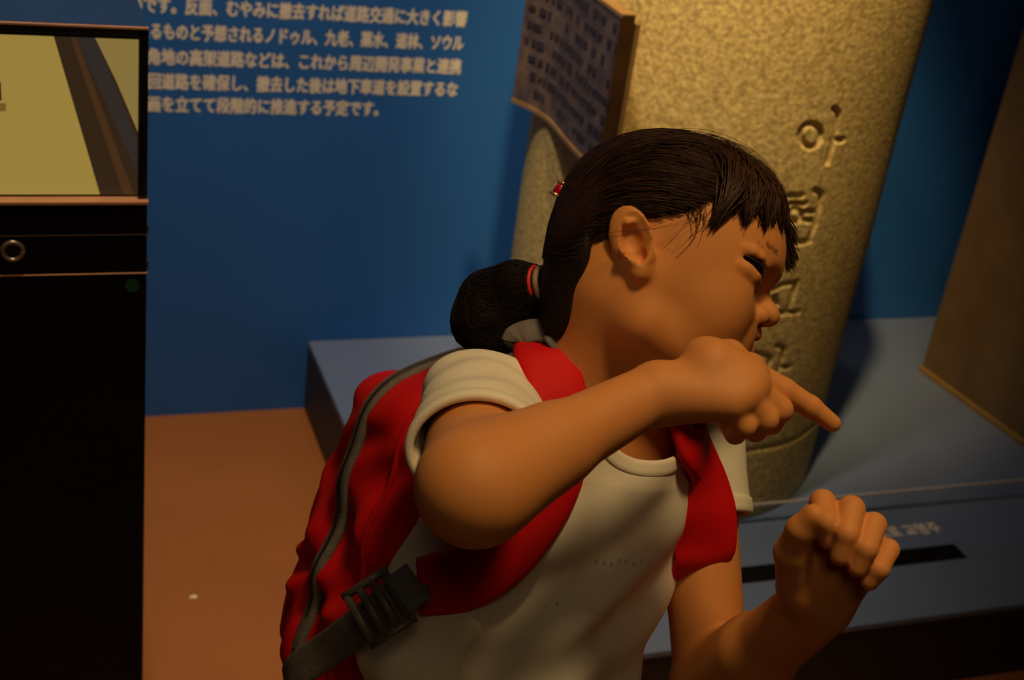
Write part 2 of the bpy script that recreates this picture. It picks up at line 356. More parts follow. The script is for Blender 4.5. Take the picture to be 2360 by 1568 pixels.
for py in (530, 612):
    q = K(344, py); box('hinge', (xr-.004, YK+.001, q[2]-.005), (xr+.0025, YK+.03, q[2]+.005), mat('smoked_hinge', srgb(60, 74, 84), .4), kio, bevel=.0008)
q = K(305, 658); V = [(q[0]+.008*math.cos(t), YK-.0008, q[2]+.008*math.sin(t)) for t in th[:-1]]
raw('green_indicator', V+[(v[0], YK+.003, v[2]) for v in V], [tuple(range(40))]+[(i, (i+1) % 40, 40+(i+1) % 40, 40+i) for i in range(40)], mat('dark_green_lens', srgb(10, 60, 40), .4), kio)

# paper crumb on the floor
q = on_z(445, 1378, 0)
bm = bmesh.new(); bmesh.ops.create_icosphere(bm, subdivisions=2, radius=1)
for v in bm.verts: v.co = Vector((v.co.x*.007, v.co.y*.0045, max(v.co.z, -.35)*.003+.00105))*(1+.12*math.sin(v.index*2.3)); v.co += Vector((q[0], q[1], 0))
tag(bmobj('paper_crumb', bm, mat('pale_paper', srgb(240, 225, 190), .7)), 'tiny pale paper crumb lying on the brown floor', 'litter')
#PERSON
# ================================================================== the visitor (a child with a red backpack)
class Field:
    def __init__(s, lo, hi, h, cap=.014):
        s.lo = np.asarray(lo, float); s.h = h; s.cap = cap
        s.n = np.ceil((np.asarray(hi, float)-s.lo)/h).astype(int)+1
        s.f = np.full(s.n, cap, np.float32)
    def sub(s, bb0, bb1, pad):
        i0 = np.clip(np.floor((bb0-pad-s.lo)/s.h).astype(int), 0, s.n-1); i1 = np.clip(np.ceil((bb1+pad-s.lo)/s.h).astype(int)+1, 1, s.n)
        if np.any(i1 <= i0): return None
        sl = tuple(slice(a, b) for a, b in zip(i0, i1))
        ax = [(s.lo[k]+s.h*np.arange(i0[k], i1[k])).astype(np.float32) for k in range(3)]
        return sl, (ax[0][:, None, None], ax[1][None, :, None], ax[2][None, None, :])
    def add(s, prim, k=.01):
        fn, b0, b1 = prim; r = s.sub(b0, b1, s.cap+k)
        if r is None: return
        sl, X = r; a = s.f[sl]; b = fn(X)
        h = np.maximum(k-np.abs(a-b), 0)/k; s.f[sl] = np.minimum(np.minimum(a, b)-h*h*k*.25, s.cap)
    def cut(s, prim, k=.004):
        fn, b0, b1 = prim; r = s.sub(b0, b1, k+.002)
        if r is None: return
        sl, X = r; a = s.f[sl]; b = -fn(X)
        h = np.maximum(k-np.abs(a-b), 0)/k; s.f[sl] = np.maximum(a, b)+h*h*k*.25
    def sample(s, p):
        q = (np.asarray(p)-s.lo)/s.h; i = np.clip(np.floor(q).astype(int), 0, s.n-2); t = q-i; out = 0
        for dx in (0, 1):
            for dy in (0, 1):
                for dz in (0, 1):
                    wgt = (t[..., 0] if dx else 1-t[..., 0])*(t[..., 1] if dy else 1-t[..., 1])*(t[..., 2] if dz else 1-t[..., 2])
                    out = out+wgt*s.f[i[..., 0]+dx, i[..., 1]+dy, i[..., 2]+dz]
        return out
    def grad(s, p, e=.004):
        g = np.array([s.sample(p+np.eye(3)[k]*e)-s.sample(p-np.eye(3)[k]*e) for k in range(3)]); return g/(np.linalg.norm(g)+1e-9)
    def hit(s, px, py, d0=.6, d1=1.6):
        d = np.arange(d0, d1, .0007); p = CAM+(RC @ cray(px, py))*d[:, None]
        k = np.nonzero(np.all((p > s.lo) & (p < s.lo+(s.n-1)*s.h), 1) & (s.sample(p) < 0))[0]
        return p[k[0]] if len(k) else None
    def mesh(s):
        f = s.f; ins = (f < 0); a = ins.astype(np.int8)
        c = a[:-1, :-1, :-1]+a[1:, :-1, :-1]+a[:-1, 1:, :-1]+a[1:, 1:, :-1]+a[:-1, :-1, 1:]+a[1:, :-1, 1:]+a[:-1, 1:, 1:]+a[1:, 1:, 1:]
        act = (c > 0) & (c < 8); idx = np.argwhere(act); num = np.full(act.shape, -1, np.int32); num[act] = np.arange(len(idx))
        pos = np.zeros((len(idx), 3)); cnt = np.zeros(len(idx))
        cor = [(0,0,0), (1,0,0), (0,1,0), (1,1,0), (0,0,1), (1,0,1), (0,1,1), (1,1,1)]
        v = [f[idx[:, 0]+x, idx[:, 1]+y, idx[:, 2]+z] for x, y, z in cor]
        for i in range(8):
            for j in range(i+1, 8):
                if sum(abs(cor[i][k]-cor[j][k]) for k in range(3)) != 1: continue
                m = (v[i] < 0) != (v[j] < 0); t = v[i][m]/(v[i][m]-v[j][m])
                pos[m] += np.array(cor[i])+t[:, None]*(np.array(cor[j])-np.array(cor[i])); cnt[m] += 1
        pos = s.lo+s.h*(idx+pos/cnt[:, None]); Q = []
        for ax in range(3):
            o = [k for k in range(3) if k != ax]
            A = [slice(None)]*3; B = [slice(None)]*3; A[ax] = slice(0, -1); B[ax] = slice(1, None)
            cr = np.argwhere(ins[tuple(A)] != ins[tuple(B)])
            cr = cr[(cr[:, o[0]] > 0) & (cr[:, o[1]] > 0) & (cr[:, o[0]] < f.shape[o[0]]-1) & (cr[:, o[1]] < f.shape[o[1]]-1)]
            st = ins[cr[:, 0], cr[:, 1], cr[:, 2]]; e0 = np.zeros(3, int); e0[o[0]] = 1; e1 = np.zeros(3, int); e1[o[1]] = 1
            g = lambda q: num[q[:, 0], q[:, 1], q[:, 2]]
            q = np.stack([g(cr-e0-e1), g(cr-e1), g(cr), g(cr-e0)], 1)
            fl = st if ax != 1 else ~st
            q[~fl] = q[~fl][:, ::-1]; Q.append(q)
        Q = np.concatenate(Q); Q = Q[(Q >= 0).all(1)]
        return pos, Q
def np_mesh(name, V, Q, m, parent=None):
    me = bpy.data.meshes.new(name); n = len(Q)
    me.vertices.add(len(V)); me.vertices.foreach_set('co', np.asarray(V, np.float32).ravel())
    me.loops.add(n*4); me.loops.foreach_set('vertex_index', np.asarray(Q, np.int32).ravel())
    me.polygons.add(n); me.polygons.foreach_set('loop_start', np.arange(0, n*4, 4, dtype=np.int32)); me.polygons.foreach_set('loop_total', np.full(n, 4, np.int32))
    me.update(calc_edges=True); me.validate()
    return link(name, me, m, parent, True)
def rcone(a, b, ra, rb):
    a = np.asarray(a, float); b = np.asarray(b, float); ba = b-a; L2 = ba @ ba
    def fn(X):
        p = [X[k]-np.float32(a[k]) for k in range(3)]
        t = np.clip((p[0]*ba[0]+p[1]*ba[1]+p[2]*ba[2])/L2, 0, 1).astype(np.float32)
        d = np.sqrt((p[0]-t*ba[0])**2+(p[1]-t*ba[1])**2+(p[2]-t*ba[2])**2)
        return d-(ra+(rb-ra)*t)
    r = max(ra, rb); return fn, np.minimum(a, b)-r, np.maximum(a, b)+r
def ell(c, rad, B):
    """ellipsoid; B rows are the unit axes of the radii"""
    c = np.asarray(c, float); rad = np.asarray(rad, float); B = np.asarray(B, float)
    def fn(X):
        p = [X[k]-np.float32(c[k]) for k in range(3)]; k0 = 0; k1 = 0
        for i in range(3):
            q = p[0]*B[i, 0]+p[1]*B[i, 1]+p[2]*B[i, 2]; k0 = k0+(q/rad[i])**2; k1 = k1+(q/rad[i]**2)**2
        k0 = np.sqrt(k0); return (k0*(k0-1)/np.maximum(np.sqrt(k1), 1e-6)).astype(np.float32)
    e = np.sqrt(((B*rad[:, None])**2).sum(0)); return fn, c-e, c+e
def rbox(c, half, B, r):
    c = np.asarray(c, float); B = np.asarray(B, float); half = np.asarray(half, float)
    def fn(X):
        p = [X[k]-np.float32(c[k]) for k in range(3)]; o = 0; m = -9.
        for i in range(3):
            q = np.abs(p[0]*B[i, 0]+p[1]*B[i, 1]+p[2]*B[i, 2])-(half[i]-r); o = o+np.maximum(q, 0)**2; m = np.maximum(m, q)
        return (np.sqrt(o)+np.minimum(m, 0)-r).astype(np.float32)
    e = (np.abs(B)*half[:, None]).sum(0); return fn, c-e, c+e
def chain(F, pts, radii, k):
    for i in range(len(pts)-1): F.add(rcone(pts[i], pts[i+1], radii[i], radii[i+1]), k)

# ---- head frame (f forward, u up, r towards the child's right) ----
TH, PHI, ROLL = math.radians(1.5), math.radians(6), math.radians(15)
hf = np.array([math.cos(ROLL)*math.cos(TH), -math.sin(ROLL)*math.cos(TH), -math.sin(TH)])
hu = np.array([math.sin(ROLL)*math.cos(PHI), math.cos(ROLL)*math.cos(PHI), -math.sin(PHI)]); hu -= hf*(hf @ hu); hu = unit(hu)
HB = np.array([RC @ hf, RC @ hu, RC @ np.cross(hf, hu)])
HO = P(1480, 590, .985) - .066*HB[2]
def HL(f, u, r): return HO + f*HB[0] + u*HB[1] + r*HB[2]
def head_local(V): return (np.asarray(V)-HO) @ HB.T
def hell(f, u, r, rf, ru, rr, tilt=0, yaw=0):
    c, s = math.cos(tilt), math.sin(tilt); B = np.array([c*HB[0]+s*HB[1], -s*HB[0]+c*HB[1], HB[2]])
    c, s = math.cos(yaw), math.sin(yaw); B = np.array([c*B[0]+s*B[2], B[1], -s*B[0]+c*B[2]])
    return ell(HL(f, u, r), (rf, ru, rr), B)
# ---- body joints: pixel + distance along the optical axis ----
NECK = P(1410, 900, 1.085)
SR = P(1115, 935, 1.015); SL = P(1600, 1040, 1.165)
ER = P(1096, 1122, .85); WR = P(1500, 908, .922)
EL = P(1640, 1590, 1.12); WL = P(1880, 1400, .985)
CHEST = P(1330, 1180, 1.105); BELLY = P(1180, 1560, 1.15)
HIP = np.array([BELLY[0]-.01, BELLY[1]+.03, .60])
TU = unit(NECK-BELLY); TR = SR-SL; TR = unit(TR-TU*(TR @ TU)); TF = np.cross(TU, TR)     # up, right, forward
TB = np.array([TR, TF, TU])
print('upper arm', np.linalg.norm(SR-ER), np.linalg.norm(SL-EL), 'fore', np.linalg.norm(ER-WR), np.linalg.norm(EL-WL), 'shoulders', np.linalg.norm(SR-SL), 'fwd', TF, 'neck', NECK, 'belly', BELLY, 'headO', HO)
def TL(r, f, u, o=None): return (CHEST if o is None else o)+r*TR+f*TF+u*TU

VOX = .0016
body = Field((.16, .55, .56), (.74, 1.06, 1.23), VOX)
def skin_torso(F):
    F.add(ell(TL(0, -.005, -.02), (.098, .066, .12), TB), .02)
    F.add(ell(BELLY, (.088, .066, .12), TB), .03)
    F.add(rcone(SR-TU*.008, TL(.03, -.01, .05), .032, .046), .025); F.add(rcone(SL-TU*.008, TL(-.03, -.01, .05), .032, .046), .025)
skin_torso(body)
body.add(ell(HIP+(0, 0, .06), (.095, .07, .09), TB), .03)
# neck
NT = HL(-.012, -.02, 0)
body.add(rcone(NECK-TU*.03, NT, .046, .041), .03)
body.add(rcone(NECK-TU*.02+TR*.04, HL(-.015, -.03, .034), .022, .014), .03)      # stretched neck muscle on the near side
body.add(rcone(NECK+TU*.012+TR*.03-TF*.008, TL(.08, -.012, .076), .03, .024), .03)
body.add(rcone(NECK-TU*.01-TR*.03, TL(-.08, -.01, .072), .03, .024), .03)
# head
body.add(hell(.026, .030, 0, .089, .074, .070), .02)
body.add(hell(.046, -.012, 0, .047, .052, .056), .03)
body.add(hell(.046, -.043, 0, .043, .030, .043), .025)
body.add(hell(.0, -.012, 0, .05, .05, .06), .02)
for s in (1, -1):
    body.add(rcone(HL(.015, -.045, .046*s), HL(.078, -.060, .016*s), .014, .016), .02)     # jaw
    body.add(hell(.061, -.018, .034*s, .025, .027, .024), .018)                        # smiling cheek
    pass                        # brow
for s in (1, -1): body.cut(hell(.1165, .004, .036*s, .025, .019, .024), .010)
body.cut(hell(.127, -.004, 0, .027, .021, .05), .010)
body.add(hell(.088, -.060, 0, .017, .015, .018), .014)
body.add(hell(.094, -.030, 0, .011, .016, .022), .012)
# nose
body.add(rcone(HL(.094, .016, 0), HL(.109, -.004, 0), .0065, .0090), .008)
body.add(hell(.1125, -.0070, 0, .0100, .0090, .0105), .005)
for s in (1, -1):
    body.add(hell(.1035, -.0105, .0118*s, .0088, .0074, .0068), .0035)
    body.cut(hell(.1075, -.0180, .0078*s, .0045, .0042, .0036), .003)
# eyes: narrow smiling slits placed where the pixels of the near eye meet the face, mirrored for the far one
EYEP = [head_local(body.hit(*q)) for q in ((1716, 592), (1732, 601), (1748, 615), (1758, 634))]
for s in (1, -1):
    ep = [HL(*(q*(1, 1, s))) for q in EYEP]; inw = HB[0]
    up = [p+HB[1]*.0068-HB[0]*.0012 for p in ep]; dnn = [p-HB[1]*.0068-HB[0]*.0024 for p in ep]
    chain(body, up, (.0012, .0024, .0026, .0018), .005); chain(body, dnn, (.0014, .0030, .0034, .0022), .006)
    chain_cut = [p-HB[0]*.0006 for p in ep]
    for a in range(3): body.cut(rcone(chain_cut[a], chain_cut[a+1], (.0012, .0032, .0050, .0042)[a], (.0012, .0032, .0050, .0042)[a+1]), .0012)
# mouth
for s in (1, -1):
    body.add(rcone(HL(.1065, -.0235, .0), HL(.0955, -.0265, .018*s), .0048, .003), .004)
    body.add(rcone(HL(.1030, -.0385, .0), HL(.0935, -.0320, .017*s), .0056, .0028), .004)
    body.cut(rcone(HL(.1060, -.0305, .0), HL(.0955, -.0285, .0215*s), .0028, .0014), .002)
# ear(s)
def ear(s):
    ce = (-.0115, .0095, .0705*s); tl = .50; yw = .42*s
    body.add(hell(*ce, 0.0165, .0245, .0052, tilt=tl, yaw=yw), .004)
    body.add(hell(-.002, -.004, .066*s, .010, .016, .008, tilt=tl), .006)
    body.cut(hell(ce[0]+.0035, ce[1]+.002, .0772*s, .0115, .0180, .0062, tilt=tl, yaw=yw), .0022)
    body.add(rcone(HL(-.0165, .019, .0735*s), HL(-.015, -.002, .0745*s), .0026, .0030), .003)      # antihelix
    body.add(rcone(HL(-.0165, .019, .0735*s), HL(-.0065, .027, .0710*s), .0026, .0014), .003)
    body.add(rcone(HL(-.015, -.002, .0745*s), HL(-.005, -.0075, .0730*s), .003, .0032), .003)      # antitragus
    body.add(hell(.0005, -.0120, .0690*s, .0062, .0065, .0050), .004)                             # lobe
    body.add(hell(.0045, .0005, .0690*s, .0045, .0055, .0045), .003)                              # tragus
    body.add(rcone(HL(-.002, .0125, .0675*s), HL(-.013, .0085, .0690*s), .0022, .0015), .003)      # helix root
    body.cut(hell(-.0105, .0065, .0745*s, .0086, .0125, .0095, tilt=.45), .0025)
    body.cut(hell(-.0020, -.002, .0720*s, .0040, .0055, .0050), .003)
ear(1); ear(-1)
# arms
body.add(rcone(SR-TU*.004, ER, .0375, .0355), .02); body.add(rcone(ER, WR, .0300, .0200), .012); body.add(rcone(ER, ER+(WR-ER)*.4, .0345, .0275), .012)
body.add(rcone(SL, EL, .033, .030), .02); body.add(rcone(EL, WL, .0315, .0245), .010); body.add(rcone(EL, EL+(WL-EL)*.45, .0315, .0325), .01)
# right hand: back of the hand to the camera, index finger pointing
PT = lambda *a: [P(*q) for q in a]
rk = PT((1724,856,.938), (1730,886,.922), (1715,905,.912), (1683,930,.908))                 # knuckles index..little
for q, r0 in zip(rk, (.0135, .0135, .0130, .0120)): body.add(rcone(WR+(q-WR)*.12, q, .0170, r0), .010)
body.add(rcone(P(1640,845,.925), P(1695,872,.925), .020, .017), .010)
FR = [PT((1724,856,.938), (1806,900,.942), (1868,938,.946), (1918,976,.950)),
      PT((1730,886,.922), (1796,944,.928), (1776,975,.950), (1735,960,.957)),
      PT((1715,905,.912), (1764,967,.917), (1740,992,.938), (1708,968,.947)),
      PT((1683,930,.908), (1716,982,.911), (1694,1000,.928), (1672,972,.937))]
RF = [(.0098,.0088,.0078,.0062), (.0100,.0092,.0082,.0072), (.0096,.0088,.0080,.0070), (.0086,.0078,.0072,.0064)]
for p, r in zip(FR, RF): chain(body, p, r, .0022)
chain(body, PT((1622,825,.930), (1680,822,.948), (1735,856,.962), (1780,900,.966)), (.0145,.0115,.0092,.0075), .004)
# left hand: loose fist, palm side to the camera
lk = PT((1882,1201,.962), (1936,1198,.957), (1986,1226,.955), (2022,1274,.958))
for q, r0 in zip(lk, (.0135, .0135, .0130, .0120)): body.add(rcone(WL+(q-WL)*.15, q, .0195, r0), .010)
body.add(rcone(P(1864,1356,.97), P(1944,1276,.955), .022, .018), .010)
FL = [PT((1882,1201,.962), (1896,1158,.938), (1904,1204,.922), (1907,1246,.926)),
      PT((1936,1198,.957), (1962,1174,.932), (1952,1231,.916), (1936,1281,.920)),
      PT((1986,1226,.955), (2013,1211,.931), (1996,1264,.915), (1976,1308,.919)),
      PT((2022,1274,.958), (2046,1268,.938), (2026,1311,.922), (2004,1341,.926))]
for p, r in zip(FL, RF): chain(body, p, r, .0022)
chain(body, PT((1842,1351,.968), (1826,1274,.946), (1846,1221,.930), (1876,1188,.921)), (.0165,.0125,.0098,.0080), .004)

BROWP = [head_local(body.hit(*q))+(.0006, 0, .0006) for q in ((1752, 560), (1770, 565), (1785, 579), (1794, 598))]
V, Q = body.mesh()
print('body verts', len(V))
root = empty('person', (HIP[0], HIP[1], 0)); tag(root, 'child in white shirt and red backpack pointing sideways before the granite pillar', 'person')
skin = np_mesh('body', V, Q, M_SKIN, root)
hl = head_local(V); t = np.ones((len(V), 4), np.float32)
lip = np.exp(-(((hl[:, 1]+.0305)/.0085)**2+(hl[:, 2]/.0165)**4))*(hl[:, 0] > .085)
inner = np.exp(-(((hl[:, 1]+.0305)/.0028)**2+(hl[:, 2]/.019)**6))*(hl[:, 0] > .085)*(hl[:, 0] < .106-.25*np.abs(hl[:, 2]))  # dark red mouth opening, its inner shade painted into the tint
for k, (a, b) in enumerate(((.86, .35), (.58, .10), (.55, .08))): t[:, k] *= (1-lip*(1-a))*(1-inner*(1-b))
at = skin.data.color_attributes.new('tint', 'FLOAT_COLOR', 'POINT'); at.data.foreach_set('color', t.ravel())
# eyes and brows
M_BROW = mat('soft_brown_brow', srgb(118, 76, 46), .7)
for s in (1, -1):
    ep = catmull([HL(*(np.asarray(e)*(1, 1, s)))-HB[0]*.0022-HB[2]*.0012*s for e in EYEP], 14)
    V, F = tube_mesh([ep], [np.interp(np.linspace(0, 1, 14), [0, .3, .65, .9, 1], [.0008, .0034, .0054, .0046, .0014])], 12); raw('eye', V, F, M_EYE, skin, True)
    paths = []
    bc_ = catmull(BROWP, 40)*(1, 1, s)
    for k in range(26):
        q = bc_[RNG.integers(0, 34)]+RNG.normal(0, 1, 3)*(.0004, .0014, .0004); q2 = q+(bc_[30]-bc_[10])*-.25+np.array([0, .001, 0]); 
        p0 = HL(*q); p1 = HL(*q2); paths.append(np.array([p0, (p0+p1)/2+HB[0]*.0001+HB[2]*.0002*s, p1]))
    V, F = tube_mesh(paths, [np.array([.00015, .00015, .00006])]*len(paths), 3, False); raw('eyebrow', V, F, M_BROW, skin)
    ls = []
    for k in range(16):
        q = catmull([np.asarray(e)*(1, 1, s) for e in EYEP], 16)[k]; p0 = HL(*(q+(.0004, .0018, 0))); p1 = HL(*(q+(.0045, .0005, .002*s))); ls.append(np.array([p0, (p0+p1)/2+HB[1]*-.0006, p1]))
    V, F = tube_mesh(ls, [np.array([.00035, .0003, .0001])]*len(ls), 3, False); raw('eyelashes', V, F, M_HAIR, skin)

# ---- T-shirt ----
shirt = Field((.16, .55, .52), (.74, 1.06, 1.10), .002, cap=.02)
shirt.add(ell(TL(0, -.005, -.02), (.112, .080, .135), TB), .02)
shirt.add(ell(BELLY, (.108, .082, .14), TB), .05)
shirt.add(rcone(TL(.075, -.02, .02), TL(.098, -.015, -.13), .042, .046), .03)
shirt.add(ell(HIP+(0, 0, .06), (.118, .090, .12), TB), .04)
shirt.add(rcone(SR-TU*.006, TL(.03, -.01, .058), .040, .053), .025); shirt.add(rcone(SL-TU*.006, TL(-.03, -.01, .058), .040, .053), .025)
shirt.add(rcone(NECK-TU*.012, NECK-TU*.05, .056, .07), .03)
shirt.add(rcone(NECK+TU*.010+TR*.042-TF*.012, TL(.085, -.014, .076), .036, .033), .02)
ar = unit(ER-SR); al = unit(EL-SL); LR = .114; LL = .058
shirt.add(rcone(SR-TU*.006, SR+ar*LR, .042, .0455), .02); shirt.add(rcone(SL, SL+al*LL, .040, .041), .025)
X = [(shirt.lo[k]+shirt.h*np.arange(shirt.n[k])).astype(np.float32) for k in range(3)]
X = (X[0][:, None, None], X[1][None, :, None], X[2][None, None, :])
def lin(c, d): return (X[0]-np.float32(c[0]))*d[0]+(X[1]-np.float32(c[1]))*d[1]+(X[2]-np.float32(c[2]))*d[2]
tr, tf, tu = lin(CHEST, TR), lin(CHEST, TF), lin(CHEST, TU)
fold = .0036*np.sin(tr*70+tu*38+1.5*np.sin(tu*30))*np.clip(tf*20, 0, 1)*np.clip((-tu+.03)*12, 0, 1) \
     + .0022*np.sin(tu*75+tr*30+2*np.sin(tr*25)) + .0018*np.sin(lin(SR, ar)*150+1.2*np.sin(tr*60))*np.clip((tr-.06)*40, 0, 1)
shirt.f = (shirt.f+fold.astype(np.float32))
shell = np.maximum(shirt.f, -(shirt.f+.0036))
# openings: sleeves, hem, neck
for S0, ax_, LN, msk in ((SR, ar, LR, 1), (SL, al, LL, 0)):
    d_ = lin(S0, ax_); rr = np.sqrt(np.maximum((X[0]-np.float32(S0[0]))**2+(X[1]-np.float32(S0[1]))**2+(X[2]-np.float32(S0[2]))**2-d_**2, 0))
    mk = (rr < .064) & (d_ < .2)
    if not msk: mk &= (tr < -.083)
    shell = np.maximum(shell, np.where(mk, d_-(LN-.004), -1))
hem = .585; shell = np.maximum(shell, hem-X[2])
NH = NECK+TU*.006+TF*.030; nax = unit(TU+TF*.55)
a_ = lin(NH, nax); b2 = lin(NH, TR)**2+lin(NH, np.cross(nax, TR))**2
shell = np.maximum(shell, np.where(a_ > -.06, .056-np.sqrt(np.maximum(b2, 0)), -1))
solid = shirt
shfield = Field((0, 0, 0), (.01, .01, .01), .002); shfield.lo = shirt.lo; shfield.h = shirt.h; shfield.n = shirt.n; shfield.cap = shirt.cap; shfield.f = shell.astype(np.float32)
V, Q = shfield.mesh()
tee = np_mesh('shirt', V, Q, M_SHIRT, root); tee['label'] = 'white cotton short sleeved shirt'

# collar rib around the neck opening
th = np.linspace(0, 2*math.pi, 90, endpoint=False); pts = []
n2 = np.cross(nax, TR)
for a in th:
    base = NH+.0565*(math.cos(a)*TR+math.sin(a)*n2); last = base
    for h in np.arange(.03, -.09, -.001):
        if shirt.sample(base+nax*h) < -.001: last = base+nax*h; break
    pts.append(last)
pts = np.array(pts); 
for _ in range(6): pts = (np.roll(pts, 1, 0)+pts*2+np.roll(pts, -1, 0))/4
def ribbon(name, C, N, wd, tk, m, parent, closed=False, edge=.35):
    C = np.asarray(C, float); n = len(C); N = np.asarray(N, float)
    T = (np.roll(C, -1, 0)-np.roll(C, 1, 0)) if closed else np.gradient(C, axis=0)
    T /= np.linalg.norm(T, axis=1)[:, None]; N = N-T*(N*T).sum(1)[:, None]; N /= np.linalg.norm(N, axis=1)[:, None]; B = np.cross(T, N)
    wd = np.broadcast_to(wd, (n,)); tk = np.broadcast_to(tk, (n,))
    prof = [(-1, 0), (-.94, .6), (-.8, 1), (-.35, 1.12), (.35, 1.12), (.8, 1), (.94, .6), (1, 0), (.94, -.6), (.8, -1), (-.8, -1), (-.94, -.6)]
    k = len(prof); V = np.concatenate([[C[i]+B[i]*a*wd[i]/2+N[i]*b*tk[i]/2 for a, b in prof] for i in range(n)])
    F = [(i*k+j, i*k+(j+1) % k, ((i+1) % n)*k+(j+1) % k, ((i+1) % n)*k+j) for i in range(n if closed else n-1) for j in range(k)]
    if not closed: F += [tuple(range(k))[::-1], tuple((n-1)*k+j for j in range(k))]
    return raw(name, V, F, m, parent, True)
CN = np.array([shirt.grad(p, .006) for p in pts])
for _ in range(8): CN = (np.roll(CN, 1, 0)+CN*2+np.roll(CN, -1, 0))/4
ribbon('collar', pts+CN*.0005, CN, .013, .0045, M_SHIRT, tee, closed=True)
# stitched sleeve hems
for S0, ax_, LN in ((SR, ar, LR), (SL, al, LL)):
    e1 = unit(np.cross(ax_, TU)); e2 = np.cross(ax_, e1); rp = []; rn = []
    for a in np.linspace(0, 2*math.pi, 72, endpoint=False):
        d = math.cos(a)*e1+math.sin(a)*e2; o = S0+ax_*(LN-.009); rr_ = np.arange(.068, .030, -.0005); v_ = shirt.sample(o+d*rr_[:, None]); k_ = np.nonzero(v_ < 0)[0]
        ok = len(k_) and k_[0] > 0
        rp.append(rr_[k_[0]] if ok else np.nan); rn.append(d)
    rp = np.array(rp); good = ~np.isnan(rp); rn = np.array(rn)
    rp = np.where(good, rp, np.nanmedian(rp)); rp = np.minimum(rp, np.nanmedian(rp)*1.12)
    for _ in range(5): rp = (np.roll(rp, 1)+2*rp+np.roll(rp, -1))/4
    ribbon('sleeve_hem', S0+ax_*(LN-.009)+rn*(rp-.0012)[:, None], rn, .015, .0058, M_SHIRT, tee, closed=True)
# small worn print on the chest
prs = []
for k in range(9):
    p = shirt.hit(1375+k*17, 1292+(k % 3)*4)
    if p is not None: prs.append((p, shirt.grad(p, .006)))
if prs:
    V = []; F = []
    for p, nn in prs:
        t1 = unit(np.cross(nn, TU)); t2 = np.cross(t1, nn); b0 = len(V); p = p+nn*.0008; 
        for a, b in ((-1, -1), (1, -1), (1, 1), (-1, 1)): V.append(p+t1*a*.0012+t2*b*.0016)
        for a, b in ((-1, -1), (1, -1), (1, 1), (-1, 1)): V.append(p+t1*a*.0012+t2*b*.0016-nn*.004)
        F += [(b0, b0+1, b0+2, b0+3)]+[(b0+i, b0+4+i, b0+4+(i+1) % 4, b0+(i+1) % 4) for i in range(4)]
    raw('chest_print', V, F, mat('faded_grey_print', srgb(208, 198, 182), .4), tee)

# ---- trousers and shoes (below the frame) ----
tr_f = Field((.12, .62, .03), (.66, 1.08, .72), .005, cap=.03)
tr_f.add(ell(HIP+(0, 0, .02), (.112, .084, .11), TB), .03)
FWD = unit(TF*np.array([1, 1, 0])); RGT = unit(TR*np.array([1, 1, 0])); feet = []
for s in (1, -1):
    h0 = HIP+RGT*.052*s-(0, 0, .02); kn = HIP*np.array([1, 1, 0])+RGT*.062*s+FWD*.02+(0, 0, .31); an = HIP*np.array([1, 1, 0])+RGT*.066*s+(0, 0, .06); feet.append(an)
    tr_f.add(rcone(h0, kn, .066, .05), .03); tr_f.add(rcone(kn, an, .05, .043), .02)
V, Q = tr_f.mesh(); V[:, 2] = np.maximum(V[:, 2], .045)
np_mesh('trousers', V, Q, M_JEANS, root)['label'] = 'dark trousers'
for an in feet:
    g = np.array([an[0], an[1], 0]); sf = Field(g-(.16, .16, .0), g+(.16, .16, .12), .004, cap=.02)
    B3 = np.array([RGT, FWD, (0, 0, 1)])
    sf.add(ell(g+FWD*.075+(0, 0, .022), (.036, .05, .03), B3), .02); sf.add(ell(g-FWD*.005+(0, 0, .035), (.032, .05, .045), B3), .03)
    V, Q = sf.mesh(); V[:, 2] = np.maximum(V[:, 2], .012); sh = np_mesh('shoe', V, Q, M_SHOE, root)
    th = np.linspace(0, 2*math.pi, 36, endpoint=False); ring = [g+FWD*(.036+.089*math.sin(a))+RGT*(.037 if math.sin(a) > 0 else .033)*math.cos(a) for a in th]
    V = [p+(0, 0, .001) for p in ring]+[p+(0, 0, .018) for p in ring]
    raw('sole', V, [tuple(range(36))[::-1], tuple(range(36, 72))]+[(i, (i+1) % 36, 36+(i+1) % 36, 36+i) for i in range(36)], M_SOLE, sh)

# ---- backpack ----
bp = empty('backpack', TL(0, -.14, -.24)); tag(bp, 'red nylon backpack with grey zip worn by the child', 'backpack')
pk = Field(TL(0, -.14, -.1)-.27, TL(0, -.14, -.1)+.27, .0028, cap=.02)
pk.add(rbox(TL(0, -.142, -.110), (.122, .062, .150), TB, .032), .02)
pk.add(ell(TL(0, -.118, .022), (.110, .050, .068), TB), .04)
pk.add(ell(TL(0, -.185, -.12), (.110, .030, .13), TB), .03)
X = [(pk.lo[k]+pk.h*np.arange(pk.n[k])).astype(np.float32) for k in range(3)]; X = (X[0][:, None, None], X[1][None, :, None], X[2][None, None, :])
tr, tf, tu = lin(CHEST, TR), lin(CHEST, TF), lin(CHEST, TU)
wr = .0042*np.sin(tu*42+tf*60+2*np.sin(tr*20+tu*18))+.0030*np.sin(tu*85-tf*110+1.5*np.sin(tu*40))+.0014*np.sin(tr*120+tu*70)
pk.f += (wr*np.clip((.05-tu)*10, .25, 1)).astype(np.float32)
V, Q = pk.mesh(); np_mesh('main_compartment', V, Q, M_RED, bp)
po = Field(TL(0, -.2, -.15)-.2, TL(0, -.2, -.15)+.2, .0028, cap=.02)
po.add(rbox(TL(0, -.205, -.165), (.106, .028, .095), TB, .024), .02)
X = [(po.lo[k]+po.h*np.arange(po.n[k])).astype(np.float32) for k in range(3)]; X = (X[0][:, None, None], X[1][None, :, None], X[2][None, None, :])
